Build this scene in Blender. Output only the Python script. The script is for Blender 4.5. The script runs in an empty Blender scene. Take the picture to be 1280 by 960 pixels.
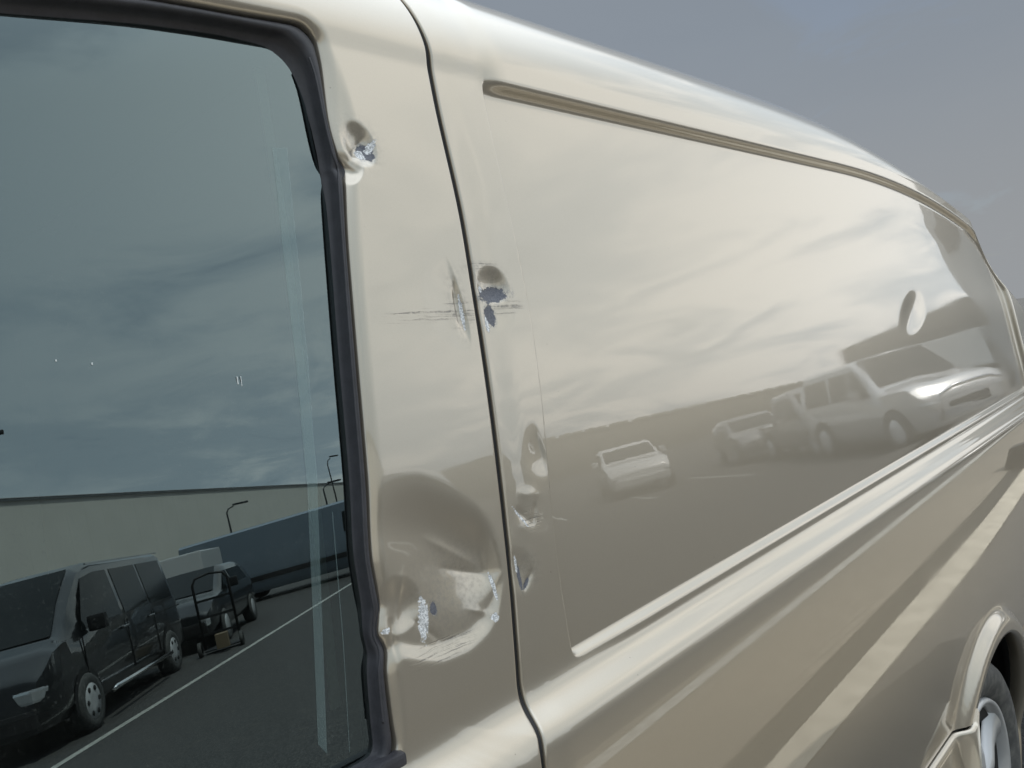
import bpy, bmesh, math, random
import numpy as np
from mathutils import Vector, Matrix
random.seed(4); RNG = np.random.default_rng(7)
scn = bpy.context.scene
COL = scn.collection
R = math.radians

# ------------------------------------------------------------------ camera
cam_d = bpy.data.cameras.new('camera'); cam = bpy.data.objects.new('camera', cam_d); COL.objects.link(cam)
F = Vector((0.71142534, 0.70198877, -0.03295075))
IX = Vector((0.69452164, -0.70946951, -0.11955206))
UP = Vector((0.10730176, -0.06216736, 0.99228098))
cam.matrix_world = Matrix(((IX.x, UP.x, -F.x, 0.0), (IX.y, UP.y, -F.y, -0.65), (IX.z, UP.z, -F.z, 1.64), (0, 0, 0, 1)))
cam_d.sensor_width = 36; cam_d.lens = 968 / 1280 * 36
cam_d.clip_start = 0.02; cam_d.clip_end = 3000
scn.camera = cam

# ------------------------------------------------------------------ node helpers
class NT:
    def __init__(s, tree): s.t = tree; s.n = tree.nodes; s.l = tree.links
    def put(s, sock, v):
        if isinstance(v, bpy.types.NodeSocket): s.l.new(v, sock)
        elif v is not None:
            if hasattr(sock.default_value, '__len__') and not hasattr(v, '__len__'): v = (v, v, v, 1)[:len(sock.default_value)]
            if hasattr(v, '__len__') and len(sock.default_value) == 4 and len(v) == 3: v = tuple(v) + (1,)
            sock.default_value = v
    def math(s, op, a, b=None, c=None, clamp=False):
        n = s.n.new('ShaderNodeMath'); n.operation = op; n.use_clamp = clamp
        for i, v in enumerate((a, b, c)):
            if v is not None: s.put(n.inputs[i], v)
        return n.outputs[0]
    def vmath(s, op, a, b=None):
        n = s.n.new('ShaderNodeVectorMath'); n.operation = op
        s.put(n.inputs[0], a)
        if b is not None: s.put(n.inputs[1], b)
        return n.outputs['Value'] if op in ('LENGTH', 'DOT_PRODUCT', 'DISTANCE') else n.outputs[0]
    def sep(s, v):
        n = s.n.new('ShaderNodeSeparateXYZ'); s.put(n.inputs[0], v); return n.outputs
    def comb(s, x, y, z):
        n = s.n.new('ShaderNodeCombineXYZ')
        for i, v in enumerate((x, y, z)): s.put(n.inputs[i], v)
        return n.outputs[0]
    def noise(s, vec, scale, detail=3, rough=.5, dist=0, color=False):
        n = s.n.new('ShaderNodeTexNoise'); s.put(n.inputs['Vector'], vec)
        n.inputs['Scale'].default_value = scale; n.inputs['Detail'].default_value = detail
        n.inputs['Roughness'].default_value = rough; n.inputs['Distortion'].default_value = dist
        return n.outputs['Color' if color else 'Fac']
    def smooth(s, v, a, b, lo=0., hi=1.):
        n = s.n.new('ShaderNodeMapRange'); n.interpolation_type = 'SMOOTHSTEP'
        s.put(n.inputs['Value'], v); s.put(n.inputs['From Min'], a); s.put(n.inputs['From Max'], b)
        n.inputs['To Min'].default_value = lo; n.inputs['To Max'].default_value = hi
        return n.outputs[0]
    def mix(s, f, a, b):
        n = s.n.new('ShaderNodeMix'); n.data_type = 'RGBA'
        s.put(n.inputs['Factor'], f); s.put(n.inputs[6], a); s.put(n.inputs[7], b)
        return n.outputs[2]
    def bump(s, h, strength=.2, dist=.001, normal=None):
        n = s.n.new('ShaderNodeBump'); n.inputs['Strength'].default_value = strength; n.inputs['Distance'].default_value = dist
        s.put(n.inputs['Height'], h)
        if normal is not None: s.put(n.inputs['Normal'], normal)
        return n.outputs[0]
    def pos(s): return s.n.new('ShaderNodeNewGeometry').outputs['Position']
    def obj(s): return s.n.new('ShaderNodeTexCoord').outputs['Object']

# ------------------------------------------------------------------ world and sun
SUN = Vector((0.10, 0.43, 1.0)).normalized()
elev = math.asin(SUN.z); rot = math.atan2(SUN.x, SUN.y)
w = bpy.data.worlds.new('World'); scn.world = w; w.use_nodes = True
t = NT(w.node_tree); t.n.clear()
sky = t.n.new('ShaderNodeTexSky'); sky.sky_type = 'NISHITA'; sky.sun_disc = False
sky.sun_elevation = elev; sky.sun_rotation = rot; sky.air_density = 1.0; sky.dust_density = 2.0
d = t.n.new('ShaderNodeTexCoord').outputs['Generated']
dx, dy, dz = t.sep(d)
zc = t.math('MAXIMUM', dz, 0.0)
zz = t.math('ADD', zc, 0.16)
cv = t.comb(t.math('DIVIDE', dx, zz), t.math('DIVIDE', dy, zz), 0.0)          # flat cloud deck seen in perspective
n1 = t.noise(cv, 0.55, 8, .58, .5); n2 = t.noise(t.vmath('ADD', cv, (9, 4, 2)), 1.7, 7, .6, .8)
n3 = t.noise(t.vmath('ADD', cv, (3, 14, 5)), .22, 3, .5, .3)
# dark rain cloud stands over the far side (+Y), bright broken cloud over the near side
front = t.smooth(t.math('ADD', t.math('MULTIPLY', dy, -1.0), t.math('MULTIPLY', t.math('MULTIPLY', zc, zc), 1.1)), .04, .22)
dark = t.mix(t.smooth(n1, .3, .7), (2.42, 2.78, 3.25), (2.62, 2.98, 3.42))
dark = t.mix(t.smooth(dz, .04, .36), (3.1, 3.25, 3.4), dark)
wisp = t.math('ADD', t.math('MULTIPLY', n1, .55), t.math('MULTIPLY', n2, .45))
bright = t.mix(t.smooth(wisp, .44, .56), (6.8, 7.8, 8.8), (12.6, 12.7, 12.6))
bright = t.mix(t.smooth(n3, .35, .65, 0, .45), bright, (7.0, 7.6, 8.0))
# thicker, duller cloud low over the yard on the -X side, thin bright cloud towards +X
side = t.smooth(dx, .05, .85)
bright = t.mix(t.math('MULTIPLY', t.math('SUBTRACT', 1.0, side), .6), bright, (9.0, 9.8, 10.2))
bright = t.vmath('MULTIPLY', bright, t.mix(side, (.74, .80, .84), (1.30, 1.28, 1.25)))
cloud = t.mix(front, dark, bright)
bright = t.mix(t.smooth(dz, .55, .85), bright, (17.0, 18.6, 20.2))
cloud = t.mix(front, dark, bright)
cover = t.smooth(n2, .30, .42, .8, 1.0)
skyc = t.mix(cover, sky.outputs[0], cloud)
bg = t.n.new('ShaderNodeBackground'); t.put(bg.inputs[0], skyc); bg.inputs[1].default_value = 0.10
wo = t.n.new('ShaderNodeOutputWorld'); t.l.new(bg.outputs[0], wo.inputs[0])

sl = bpy.data.lights.new('sun', 'SUN'); sl.energy = 4.0; sl.angle = R(.8); sl.color = (1, .95, .86)
so = bpy.data.objects.new('sun', sl); COL.objects.link(so)
so.rotation_euler = SUN.to_track_quat('Z', 'Y').to_euler(); so.location = SUN * 30

scn.view_settings.view_transform = 'Standard'; scn.view_settings.look = 'None'
scn.view_settings.exposure = 0.0; scn.view_settings.gamma = 1
scn.render.engine = 'CYCLES'
scn.cycles.max_bounces = 8; scn.cycles.glossy_bounces = 6; scn.cycles.transparent_max_bounces = 8
scn.cycles.caustics_reflective = False; scn.cycles.caustics_refractive = False

# ------------------------------------------------------------------ materials
def mat(name):
    m = bpy.data.materials.new(name); m.use_nodes = True
    t = NT(m.node_tree); t.n.clear()
    out = t.n.new('ShaderNodeOutputMaterial'); b = t.n.new('ShaderNodeBsdfPrincipled')
    t.l.new(b.outputs[0], out.inputs[0])
    return m, t, b
def simple(name, col, rough=.5, metal=0., coat=0., var=.0, scale=20., bump=0., spec=.5):
    m, t, b = mat(name)
    if var > 0:
        n = t.noise(t.obj(), scale, 5, .6)
        c0 = tuple(c * (1 - var) for c in col); c1 = tuple(min(1, c * (1 + var)) for c in col)
        t.put(b.inputs['Base Color'], t.mix(t.smooth(n, .3, .7), c0, c1))
    else: t.put(b.inputs['Base Color'], col)
    b.inputs['Roughness'].default_value = rough; b.inputs['Metallic'].default_value = metal
    b.inputs['Coat Weight'].default_value = coat; b.inputs['Coat Roughness'].default_value = .03
    b.inputs['Specular IOR Level'].default_value = spec
    if bump > 0: t.put(b.inputs['Normal'], t.bump(t.noise(t.obj(), scale * 6, 4, .6), bump, .002))
    return m

# damage on the flank: ragged ellipses (x, z, rx, rz, tilt) kept as smooth vertex fields, broken up by noise in the material
DAMAGE = {
    'primer': [(.677, 1.7205, .025, .0095, .06), (.664, 1.695, .0085, .0125, 0), (.527, 1.8865, .0095, .0105, .5), (.6365, 1.3745, .0090, .0026, .75),
               (.628, 1.383, .0028, .016, 0), (.5005, 1.3865, .0045, .0075, 0)],
    'metal': [(.485, 1.381, .0072, .0240, -.16), (.659, 1.728, .0045, .004, 0), (.5345, 1.893, .004, .011, -.7), (.5205, 1.8835, .0055, .0065, 0), (.656, 1.684, .0032, .010, 0),
              (.6265, 1.399, .0022, .011, 0), (.5875, 1.385, .0022, .017, 0), (.578, 1.353, .005, .005, 0), (.648, 1.45, .0018, .02, .6), (.6195, 1.700, .0020, .022, 0), (.4375, 1.384, .005, .003, 0)],
    'scratch': [(.570, 1.699, .090, .011, 0), (.668, 1.757, .035, .006, 0), (.69, 1.706, .040, .014, 0), (.50, 1.345, .06, .014, 0), (.615, 1.700, .035, .022, 0), (.665, 1.445, .02, .02, 0)],
    'scuff': [(.615, 1.71, .018, .050, 0), (.678, 1.735, .032, .030, 0), (.52, 1.895, .032, .034, 0), (.53, 1.395, .07, .06, 0), (.642, 1.39, .024, .024, 0), (.655, 1.755, .03, .012, 0)],
}
def add_damage(me):
    n = len(me.vertices); co = np.empty(n * 3, np.float32); me.vertices.foreach_get('co', co); co = co.reshape(-1, 3); x, z = co[:, 0], co[:, 2]
    for key, L in DAMAGE.items():
        f = np.zeros(n)
        for (cx, cz, rx, rz, a) in L:
            u, v = x - cx, z - cz; c, q = math.cos(a), math.sin(a); u, v = u * c + v * q, v * c - u * q
            f = np.maximum(f, np.clip(2 - np.sqrt((u / rx) ** 2 + (v / rz) ** 2), 0, 2))
        at = me.attributes.new(key, 'FLOAT', 'POINT'); at.data.foreach_set('value', f.astype(np.float32))
def champagne():
    m, t, b = mat('champagne_metallic_paint')
    p = t.obj(); x, y, z = t.sep(p)
    def attr(k):
        a = t.n.new('ShaderNodeAttribute'); a.attribute_name = k; return a.outputs['Fac']
    base = t.mix(t.smooth(t.noise(p, 2600, 1, .5), .3, .7), (.455, .405, .325), (.495, .442, .358))
    na = t.noise(p, 170., 5, .65); nb_ = t.noise(p, 60., 4, .6); nf = t.noise(p, 420., 4, .7)
    off_ = lambda n_, a: t.math('MULTIPLY', t.math('SUBTRACT', n_, .5), a)
    pr = t.math('ADD', t.math('ADD', attr('primer'), off_(na, 1.1)), off_(nb_, .5))
    chips = t.smooth(pr, 1.0, 1.10); ring = t.smooth(pr, .45, 1.0)
    pale = t.smooth(t.math('ADD', attr('metal'), off_(t.noise(p, 230., 4, .65), 1.7)), 1.0, 1.12)
    sn = t.noise(t.comb(t.math('MULTIPLY', x, 6.0), 0.0, t.math('MULTIPLY', t.math('ADD', z, t.math('ADD', t.math('MULTIPLY', x, .03), off_(nb_, .004))), 330.)), 1.0, 3, .75)
    sm = attr('scratch')
    scr = t.math('MULTIPLY', t.smooth(sm, 1.0, 1.4), t.smooth(t.math('ADD', sn, t.math('MULTIPLY', sm, .04)), .565, .66))
    scr = t.math('MULTIPLY', scr, t.smooth(na, .35, .6, .25, 1.))
    vor = t.n.new('ShaderNodeTexVoronoi'); vor.inputs['Scale'].default_value = 26.; t.put(vor.inputs['Vector'], p)
    sp = t.math('MULTIPLY', t.smooth(vor.outputs['Distance'], .016, .03, 1., 0.), .5)
    grime = t.math('MULTIPLY', t.smooth(attr('scuff'), .7, 1.8), t.smooth(na, .38, .68))
    col = t.mix(t.math('MULTIPLY', grime, .42), base, (.22, .205, .18))
    col = t.mix(t.math('MULTIPLY', scr, .75), col, (.15, .145, .14))
    col = t.mix(sp, col, (.2, .18, .15))
    col = t.mix(t.math('MULTIPLY', ring, t.smooth(nf, .40, .62, .1, .85)), col, (.27, .26, .24))
    col = t.mix(chips, col, t.mix(t.smooth(nf, .3, .7), (.085, .09, .11), (.16, .165, .19)))
    col = t.mix(pale, col, t.mix(t.smooth(nf, .4, .6), (.40, .41, .42), (.88, .89, .90)))
    t.put(b.inputs['Base Color'], col)
    dmg = t.math('MAXIMUM', chips, pale)
    t.put(b.inputs['Metallic'], t.smooth(dmg, 0., 1., .78, .13))
    t.put(b.inputs['Roughness'], t.math('ADD', t.math('MULTIPLY', grime, .12), t.smooth(dmg, 0., 1., .30, .48)))
    t.put(b.inputs['Coat Weight'], t.math('SUBTRACT', 1.0, t.math('MAXIMUM', dmg, t.math('MULTIPLY', scr, .8)), clamp=True))
    thin_layer = t.math('MULTIPLY', t.smooth(t.noise(p, 2.2, 4, .6), .40, .72), t.smooth(nf, .35, .7, .03, .09))
    t.put(b.inputs['Coat Roughness'], t.math('ADD', t.math('ADD', .012, thin_layer), t.math('MULTIPLY', grime, .16)))
    b.inputs['Coat IOR'].default_value = 1.82
    h = t.math('ADD', t.math('MULTIPLY', dmg, -1.0), t.math('MULTIPLY', scr, -.4))
    t.put(b.inputs['Normal'], t.bump(h, .6, .0006))
    hc = t.math('ADD', t.math('MULTIPLY', dmg, -1.0), t.math('MULTIPLY', t.noise(p, 70., 1, .5), .035))
    t.put(b.inputs['Coat Normal'], t.bump(hc, .6, .0006))
    return m
PAINT = champagne()
RUBBER = simple('window_rubber', (.040, .040, .047), .5, var=.15, scale=60, bump=.12)
BLACK = simple('black_plastic', (.012, .012, .013), .6, var=.2, scale=30)
LINER = simple('arch_liner_felt', (.008, .008, .008), .9)
CABIN = simple('dark_cabin_trim', (.02, .024, .023), .8, var=.2, scale=8)
BELT = simple('grey_green_belt_webbing', (.60, .68, .65), .7, var=.06, scale=200)
def tyre_mat():
    m, t, b = mat('tyre_rubber')
    n = t.noise(t.obj(), 30, 5, .6)
    t.put(b.inputs['Base Color'], t.mix(t.smooth(n, .35, .7), (.055, .057, .057), (.115, .115, .11)))
    b.inputs['Roughness'].default_value = .75
    t.put(b.inputs['Normal'], t.bump(t.noise(t.obj(), 300, 3), .2, .001))
    return m
TYRE = tyre_mat()
ALLOY = simple('silver_alloy', (.50, .51, .52), .42, .45, .4, .05, 12)
def glass(name, tint, f0ior, trans):
    m = bpy.data.materials.new(name); m.use_nodes = True; t = NT(m.node_tree); t.n.clear()
    out = t.n.new('ShaderNodeOutputMaterial'); tr = t.n.new('ShaderNodeBsdfTransparent'); gl = t.n.new('ShaderNodeBsdfGlossy')
    fr = t.n.new('ShaderNodeFresnel'); fr.inputs[0].default_value = f0ior
    mx = t.n.new('ShaderNodeMixShader'); t.put(tr.inputs[0], trans); t.put(gl.inputs[0], tint); gl.inputs['Roughness'].default_value = .004
    n = t.bump(t.noise(t.obj(), 3.0, 2), .03, .002); t.l.new(n, gl.inputs['Normal'])
    t.l.new(fr.outputs[0], mx.inputs[0]); t.l.new(tr.outputs[0], mx.inputs[1]); t.l.new(gl.outputs[0], mx.inputs[2])
    o_ = t.obj(); df = t.n.new('ShaderNodeBsdfDiffuse'); t.put(df.inputs[0], (.5, .55, .52)); m2 = t.n.new('ShaderNodeMixShader')
    smear = t.math('MULTIPLY', t.smooth(t.noise(t.vmath('MULTIPLY', o_, (6.0, 1.0, 2.0)), 2.0, 5, .6), .35, .75), .008)
    drops = t.math('MULTIPLY', t.smooth(t.noise(o_, 420., 2, .5), .60, .72), t.math('MULTIPLY', t.smooth(t.noise(o_, 7., 3), .42, .62), .05))
    t.put(m2.inputs[0], t.math('ADD', t.math('ADD', smear, drops), .002)); t.l.new(mx.outputs[0], m2.inputs[1]); t.l.new(df.outputs[0], m2.inputs[2]); t.l.new(m2.outputs[0], out.inputs[0])
    return m
GLASS = glass('tinted_door_glass', (.80, .98, 1.0), 2.55, (.32, .38, .36))
def asphalt():
    m, t, b = mat('asphalt')
    p = t.pos()
    big = t.noise(p, .35, 5, .6); fine = t.noise(p, 160., 3, .7); med = t.noise(p, 9., 4, .6)
    v = t.n.new('ShaderNodeTexVoronoi'); v.inputs['Scale'].default_value = 95.; t.put(v.inputs['Vector'], p)
    st = t.n.new('ShaderNodeSeparateColor'); t.l.new(v.outputs['Color'], st.inputs[0])
    c = t.mix(t.smooth(st.outputs[0], .1, .95), (.040, .040, .040), (.13, .127, .12))
    c = t.mix(t.smooth(v.outputs['Distance'], .25, .55, 0., .6), c, (.022, .022, .023))
    c = t.mix(t.smooth(big, .4, .62, 0, .45), c, (.058, .056, .052))
    c = t.mix(t.smooth(med, .55, .7, 0, .3), c, (.14, .13, .11))
    t.put(b.inputs['Base Color'], c); b.inputs['Roughness'].default_value = .82
    h = t.math('ADD', t.math('MULTIPLY', v.outputs['Distance'], -1.0), t.math('MULTIPLY', fine, .4))
    t.put(b.inputs['Normal'], t.bump(h, .8, .004))
    return m
ASPH = asphalt()
def paving():
    m, t, b = mat('brown_clinker_paving')
    p = t.pos()
    br = t.n.new('ShaderNodeTexBrick'); br.inputs['Scale'].default_value = 5.; t.put(br.inputs['Vector'], p)
    t.put(br.inputs['Color1'], (.185, .165, .132)); t.put(br.inputs['Color2'], (.225, .200, .160)); t.put(br.inputs['Mortar'], (.05, .047, .042))
    br.inputs['Mortar Size'].default_value = .012
    c = t.mix(t.smooth(t.noise(p, .5, 5), .4, .65, 0., .5), br.outputs['Color'], (.155, .14, .115))
    t.put(b.inputs['Base Color'], c); b.inputs['Roughness'].default_value = .85
    return m
PAVE = paving()
CONC = simple('pale_kerb_concrete', (.46, .425, .35), .85, var=.14, scale=6, bump=.2)
GUT = simple('dark_gutter_stone', (.012, .013, .011), .85, var=.25, scale=5, bump=.2)
LINE = simple('worn_white_road_paint', (.42, .42, .39), .7, var=.25, scale=14)
WALLC = simple('cream_cladding', (.82, .81, .74), .6, var=.03, scale=.3)
WALLR = simple('grey_roof_flashing', (.42, .43, .43), .5)

# ------------------------------------------------------------------ object helpers
def link(name, me, m=None, parent=None):
    o = bpy.data.objects.new(name, me); COL.objects.link(o)
    if m is not None and not me.materials: me.materials.append(m)
    if parent is not None:
        o.parent = parent
        root = parent
        off = Vector((0, 0, 0)); a = parent
        if a.get('_abs'): o.matrix_parent_inverse = Matrix.Translation(-a.location)
    return o
def tag(o, label=None, cat=None, group=None, kind=None):
    if label: o['label'] = label
    if cat: o['category'] = cat
    if group: o['group'] = group
    if kind: o['kind'] = kind
    return o
def empty(name, loc=(0, 0, 0), rz=0.):
    o = bpy.data.objects.new(name, None); COL.objects.link(o); o.location = loc; o.rotation_euler.z = rz; o.empty_display_size = .3
    return o
def mesh(name, V, Fc, smooth=True):
    me = bpy.data.meshes.new(name); me.from_pydata([tuple(map(float, v)) for v in V], [], [tuple(int(i) for i in f) for f in Fc]); me.update()
    if smooth: me.polygons.foreach_set('use_smooth', [True] * len(me.polygons))
    return me
def grid_faces(ni, nj, keep=None, flip=False, off=0):
    i, j = np.meshgrid(np.arange(ni - 1), np.arange(nj - 1), indexing='ij')
    a = (i * nj + j).ravel(); q = np.stack([a, a + nj, a + nj + 1, a + 1], 1) + off
    if flip: q = q[:, ::-1]
    if keep is not None:
        k = keep.ravel(); q = q[k[q[:, 0] - off] & k[q[:, 1] - off] & k[q[:, 2] - off] & k[q[:, 3] - off]]
    return q
def grid_mesh(name, X, Y, Z, keep=None, flip=False):
    ni, nj = X.shape; V = np.stack([X.ravel(), Y.ravel(), Z.ravel()], 1)
    Fq = grid_faces(ni, nj, keep, flip)
    used = np.unique(Fq); remap = -np.ones(len(V), int); remap[used] = np.arange(len(used))
    V = V[used]; Fq = remap[Fq]
    me = bpy.data.meshes.new(name)
    me.vertices.add(len(V)); me.vertices.foreach_set('co', V.astype(np.float32).ravel())
    me.loops.add(len(Fq) * 4); me.loops.foreach_set('vertex_index', Fq.astype(np.int32).ravel())
    me.polygons.add(len(Fq)); me.polygons.foreach_set('loop_start', np.arange(0, len(Fq) * 4, 4, dtype=np.int32))
    me.polygons.foreach_set('use_smooth', np.ones(len(Fq), bool))
    me.update(calc_edges=True); me.validate()
    return me
def boxes(name, L, smooth=False):
    """L: (cx,cy,cz,sx,sy,sz[,rz]) joined into one bevel-free mesh"""
    V, Fc = [], []
    for b in L:
        cx, cy, cz, sx, sy, sz = b[:6]; rz = b[6] if len(b) > 6 else 0
        c, s = math.cos(rz), math.sin(rz); k = len(V)
        for z in (-1, 1):
            for (x, y) in ((-1, -1), (1, -1), (1, 1), (-1, 1)):
                px, py = x * sx / 2, y * sy / 2; V.append((cx + px * c - py * s, cy + px * s + py * c, cz + z * sz / 2))
        Fc += [(k, k + 3, k + 2, k + 1), (k + 4, k + 5, k + 6, k + 7), (k, k + 1, k + 5, k + 4), (k + 1, k + 2, k + 6, k + 5), (k + 2, k + 3, k + 7, k + 6), (k + 3, k, k + 4, k + 7)]
    return mesh(name, V, Fc, smooth)
def bevelled(me, w=.02, seg=2):
    bm = bmesh.new(); bm.from_mesh(me); bmesh.ops.bevel(bm, geom=bm.edges[:], offset=w, segments=seg, affect='EDGES', profile=.7)
    bm.to_mesh(me); bm.free(); me.polygons.foreach_set('use_smooth', [False] * len(me.polygons)); return me
def tube(name, pts, r, n=8, closed=False):
    pts = [Vector(p) for p in pts]; V, Fc = [], []
    rr = r if hasattr(r, '__len__') else [r] * len(pts)
    for i, p in enumerate(pts):
        a = pts[max(i - 1, 0)]; b = pts[min(i + 1, len(pts) - 1)]; d = (b - a).normalized()
        u = d.orthogonal().normalized() if i == 0 else (pu - d * pu.dot(d)).normalized(); pu = u; v = d.cross(u)
        for k in range(n):
            an = 2 * math.pi * k / n; V.append(p + (u * math.cos(an) + v * math.sin(an)) * rr[i])
    for i in range(len(pts) - 1):
        for k in range(n):
            Fc.append((i * n + k, i * n + (k + 1) % n, (i + 1) * n + (k + 1) % n, (i + 1) * n + k))
    Fc.append(tuple(range(n))[::-1]); Fc.append(tuple(range((len(pts) - 1) * n, len(pts) * n)))
    return mesh(name, V, Fc)
def lathe(name, prof, n=48, y0=0.):
    """prof: (r, y) revolved about the Y axis"""
    V, Fc = [], []
    for k in range(n):
        a = 2 * math.pi * k / n
        for r, y in prof: V.append((r * math.cos(a), y0 + y, r * math.sin(a)))
    m = len(prof)
    for k in range(n):
        for j in range(m - 1):
            a, b = k * m + j, ((k + 1) % n) * m + j
            Fc.append((a, a + 1, b + 1, b))
    return mesh(name, V, Fc)

# ================================================================== GROUND
def sheet(name, pts, z, m, lab=None):
    me = mesh(name, [(x, y, z) for x, y in pts], [tuple(range(len(pts)))], False)
    return tag(link(name, me, m), kind='structure')
sheet('ground', [(-900, -1200), (1200, -1200), (1200, 900), (-900, 900)], 0.0, ASPH)

# ================================================================== THE CHAMPAGNE VAN
#SURF_BEGIN
def pchip(xs, ys, x):
    xs = np.asarray(xs, float); ys = np.asarray(ys, float)
    h = np.diff(xs); dl = np.diff(ys) / h; m = np.zeros(len(xs))
    for i in range(1, len(xs) - 1):
        if dl[i - 1] * dl[i] > 0:
            w1 = 2 * h[i] + h[i - 1]; w2 = h[i] + 2 * h[i - 1]
            m[i] = (w1 + w2) / (w1 / dl[i - 1] + w2 / dl[i])
    m[0] = dl[0]; m[-1] = dl[-1]
    x = np.clip(x, xs[0], xs[-1]); k = np.clip(np.searchsorted(xs, x) - 1, 0, len(xs) - 2)
    t = (x - xs[k]) / h[k]
    return ys[k] * (1 + 2 * t) * (1 - t) ** 2 + m[k] * h[k] * t * (1 - t) ** 2 + ys[k + 1] * t * t * (3 - 2 * t) + m[k + 1] * h[k] * t * t * (t - 1)
def sst(e0, e1, x):
    t = np.clip((np.asarray(x, float) - e0) / (e1 - e0), 0, 1); return t * t * t * (t * (6 * t - 15) + 10)
def blur(a, s):
    n = int(4 * s); k = np.exp(-.5 * (np.arange(-n, n + 1) / s) ** 2); k /= k.sum()
    return np.convolve(np.pad(a, n, mode='reflect', reflect_type='odd'), k, 'valid')
ZG = 2.03
_T = np.linspace(.1, 2.2, 2101)
_P = blur(pchip([.1, .30, .45, .7, .95, 1.12, 1.205, 1.222, 1.246, 1.262, 1.30, 1.45, 1.60, 1.75, 1.90, 2.03, 2.2],
                [-.06, -.02, .012, .043, .057, .059, .055, .049, .024, .0185, .0148, .000, -.0158, -.033, -.052, -.0695, -.094], _T), 5.)
def prof(t): return np.interp(t, _T, _P)
_GZ = [.3, 1.19, 1.215, 1.232, 1.243, 1.256, 1.30, 1.372, 1.481, 1.603, 1.72, 1.839, 1.95, 2.03, 2.06, 2.09, 2.13, 2.3]
_GX = [.575, .581, .586, .5915, .594, .5945, .6005, .6115, .6245, .6365, .6445, .6505, .6485, .6505, .6475, .643, .634, .60]
_GT = np.linspace(.3, 2.3, 1001); _GV = blur(pchip(_GZ, _GX, _GT), 3.)
def xgap(t): return np.interp(t, _GT, _GV)
_RT = np.linspace(1.2, 2.1, 451); _RV = blur(pchip([1.2, 1.262, 1.33, 1.435, 1.503, 1.613, 1.717, 1.80, 1.94, 2.01, 2.1], [.688, .688, .690, .699, .710, .726, .734, .735, .733, .735, .738], _RT), 6.)
def xrec(t): return np.interp(t, _RT, _RV)
def drop(x): return np.minimum(.055 * (np.maximum(np.asarray(x, float) - 1.9, 0) / .8) ** 2, .16)
def kshoulder(x): return 1 - .93 * sst(1.5, 3.1, x)
def bowl(x, z, cx, cz, rl, rr, rd, ru, depth, ang=0., p=2.):
    u, v = x - cx, z - cz; c, s = math.cos(ang), math.sin(ang); u, v = u * c + v * s, v * c - u * s
    u = np.where(u < 0, u / rl, u / rr); v = np.where(v < 0, v / rd, v / ru)
    return -depth * np.clip(1 - (u * u + v * v), 0, 1) ** p
def vnoise(x, z, f, seed):
    """smooth value noise"""
    r = np.random.default_rng(seed).random((64, 64)); a, b = x * f, z * f
    i, j = np.floor(a).astype(int), np.floor(b).astype(int); u, v = a - i, b - j
    u = u * u * (3 - 2 * u); v = v * v * (3 - 2 * v); g = lambda p, q: r[p % 64, q % 64]
    return (g(i, j) * (1 - u) * (1 - v) + g(i + 1, j) * u * (1 - v) + g(i, j + 1) * (1 - u) * v + g(i + 1, j + 1) * u * v) - .5
_DX0 = [.415, .435, .450, .475, .500, .530, .560, .580, .588, .594, .602]
_DXK = np.linspace(.41, .61, 401)
_DK = [blur(pchip(_DX0, v_, _DXK), 6.) for v_ in (
    [1.515, 1.528, 1.540, 1.546, 1.544, 1.530, 1.508, 1.490, 1.480, 1.474, 1.470],
    [1.462, 1.464, 1.464, 1.458, 1.449, 1.434, 1.417, 1.409, 1.406, 1.405, 1.404],
    [1.385, 1.381, 1.374, 1.362, 1.355, 1.354, 1.361, 1.374, 1.382, 1.390, 1.396],
    [1.362, 1.356, 1.348, 1.336, 1.328, 1.327, 1.334, 1.347, 1.358, 1.370, 1.385],
    [.0006, .0014, .0028, .0054, .0080, .0106, .0126, .0118, .0086, .0035, .0],
    [.0018, .0028, .0040, .0050, .0058, .0062, .0062, .0050, .0036, .0016, .0])]
def crease(x, z, x1, z1, x2, z2, w, h):
    """a sharp fold along a short segment"""
    dx_, dz_ = x2 - x1, z2 - z1; L2 = dx_ * dx_ + dz_ * dz_
    u = ((x - x1) * dx_ + (z - z1) * dz_) / L2; uc = np.clip(u, 0, 1)
    d_ = np.hypot(x - x1 - uc * dx_, z - z1 - uc * dz_)
    return h * np.exp(-np.sqrt(d_ ** 2 + (w * .35) ** 2) / w + .35) * np.clip(4 * uc * (1 - uc) + .15, 0, 1)
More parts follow.
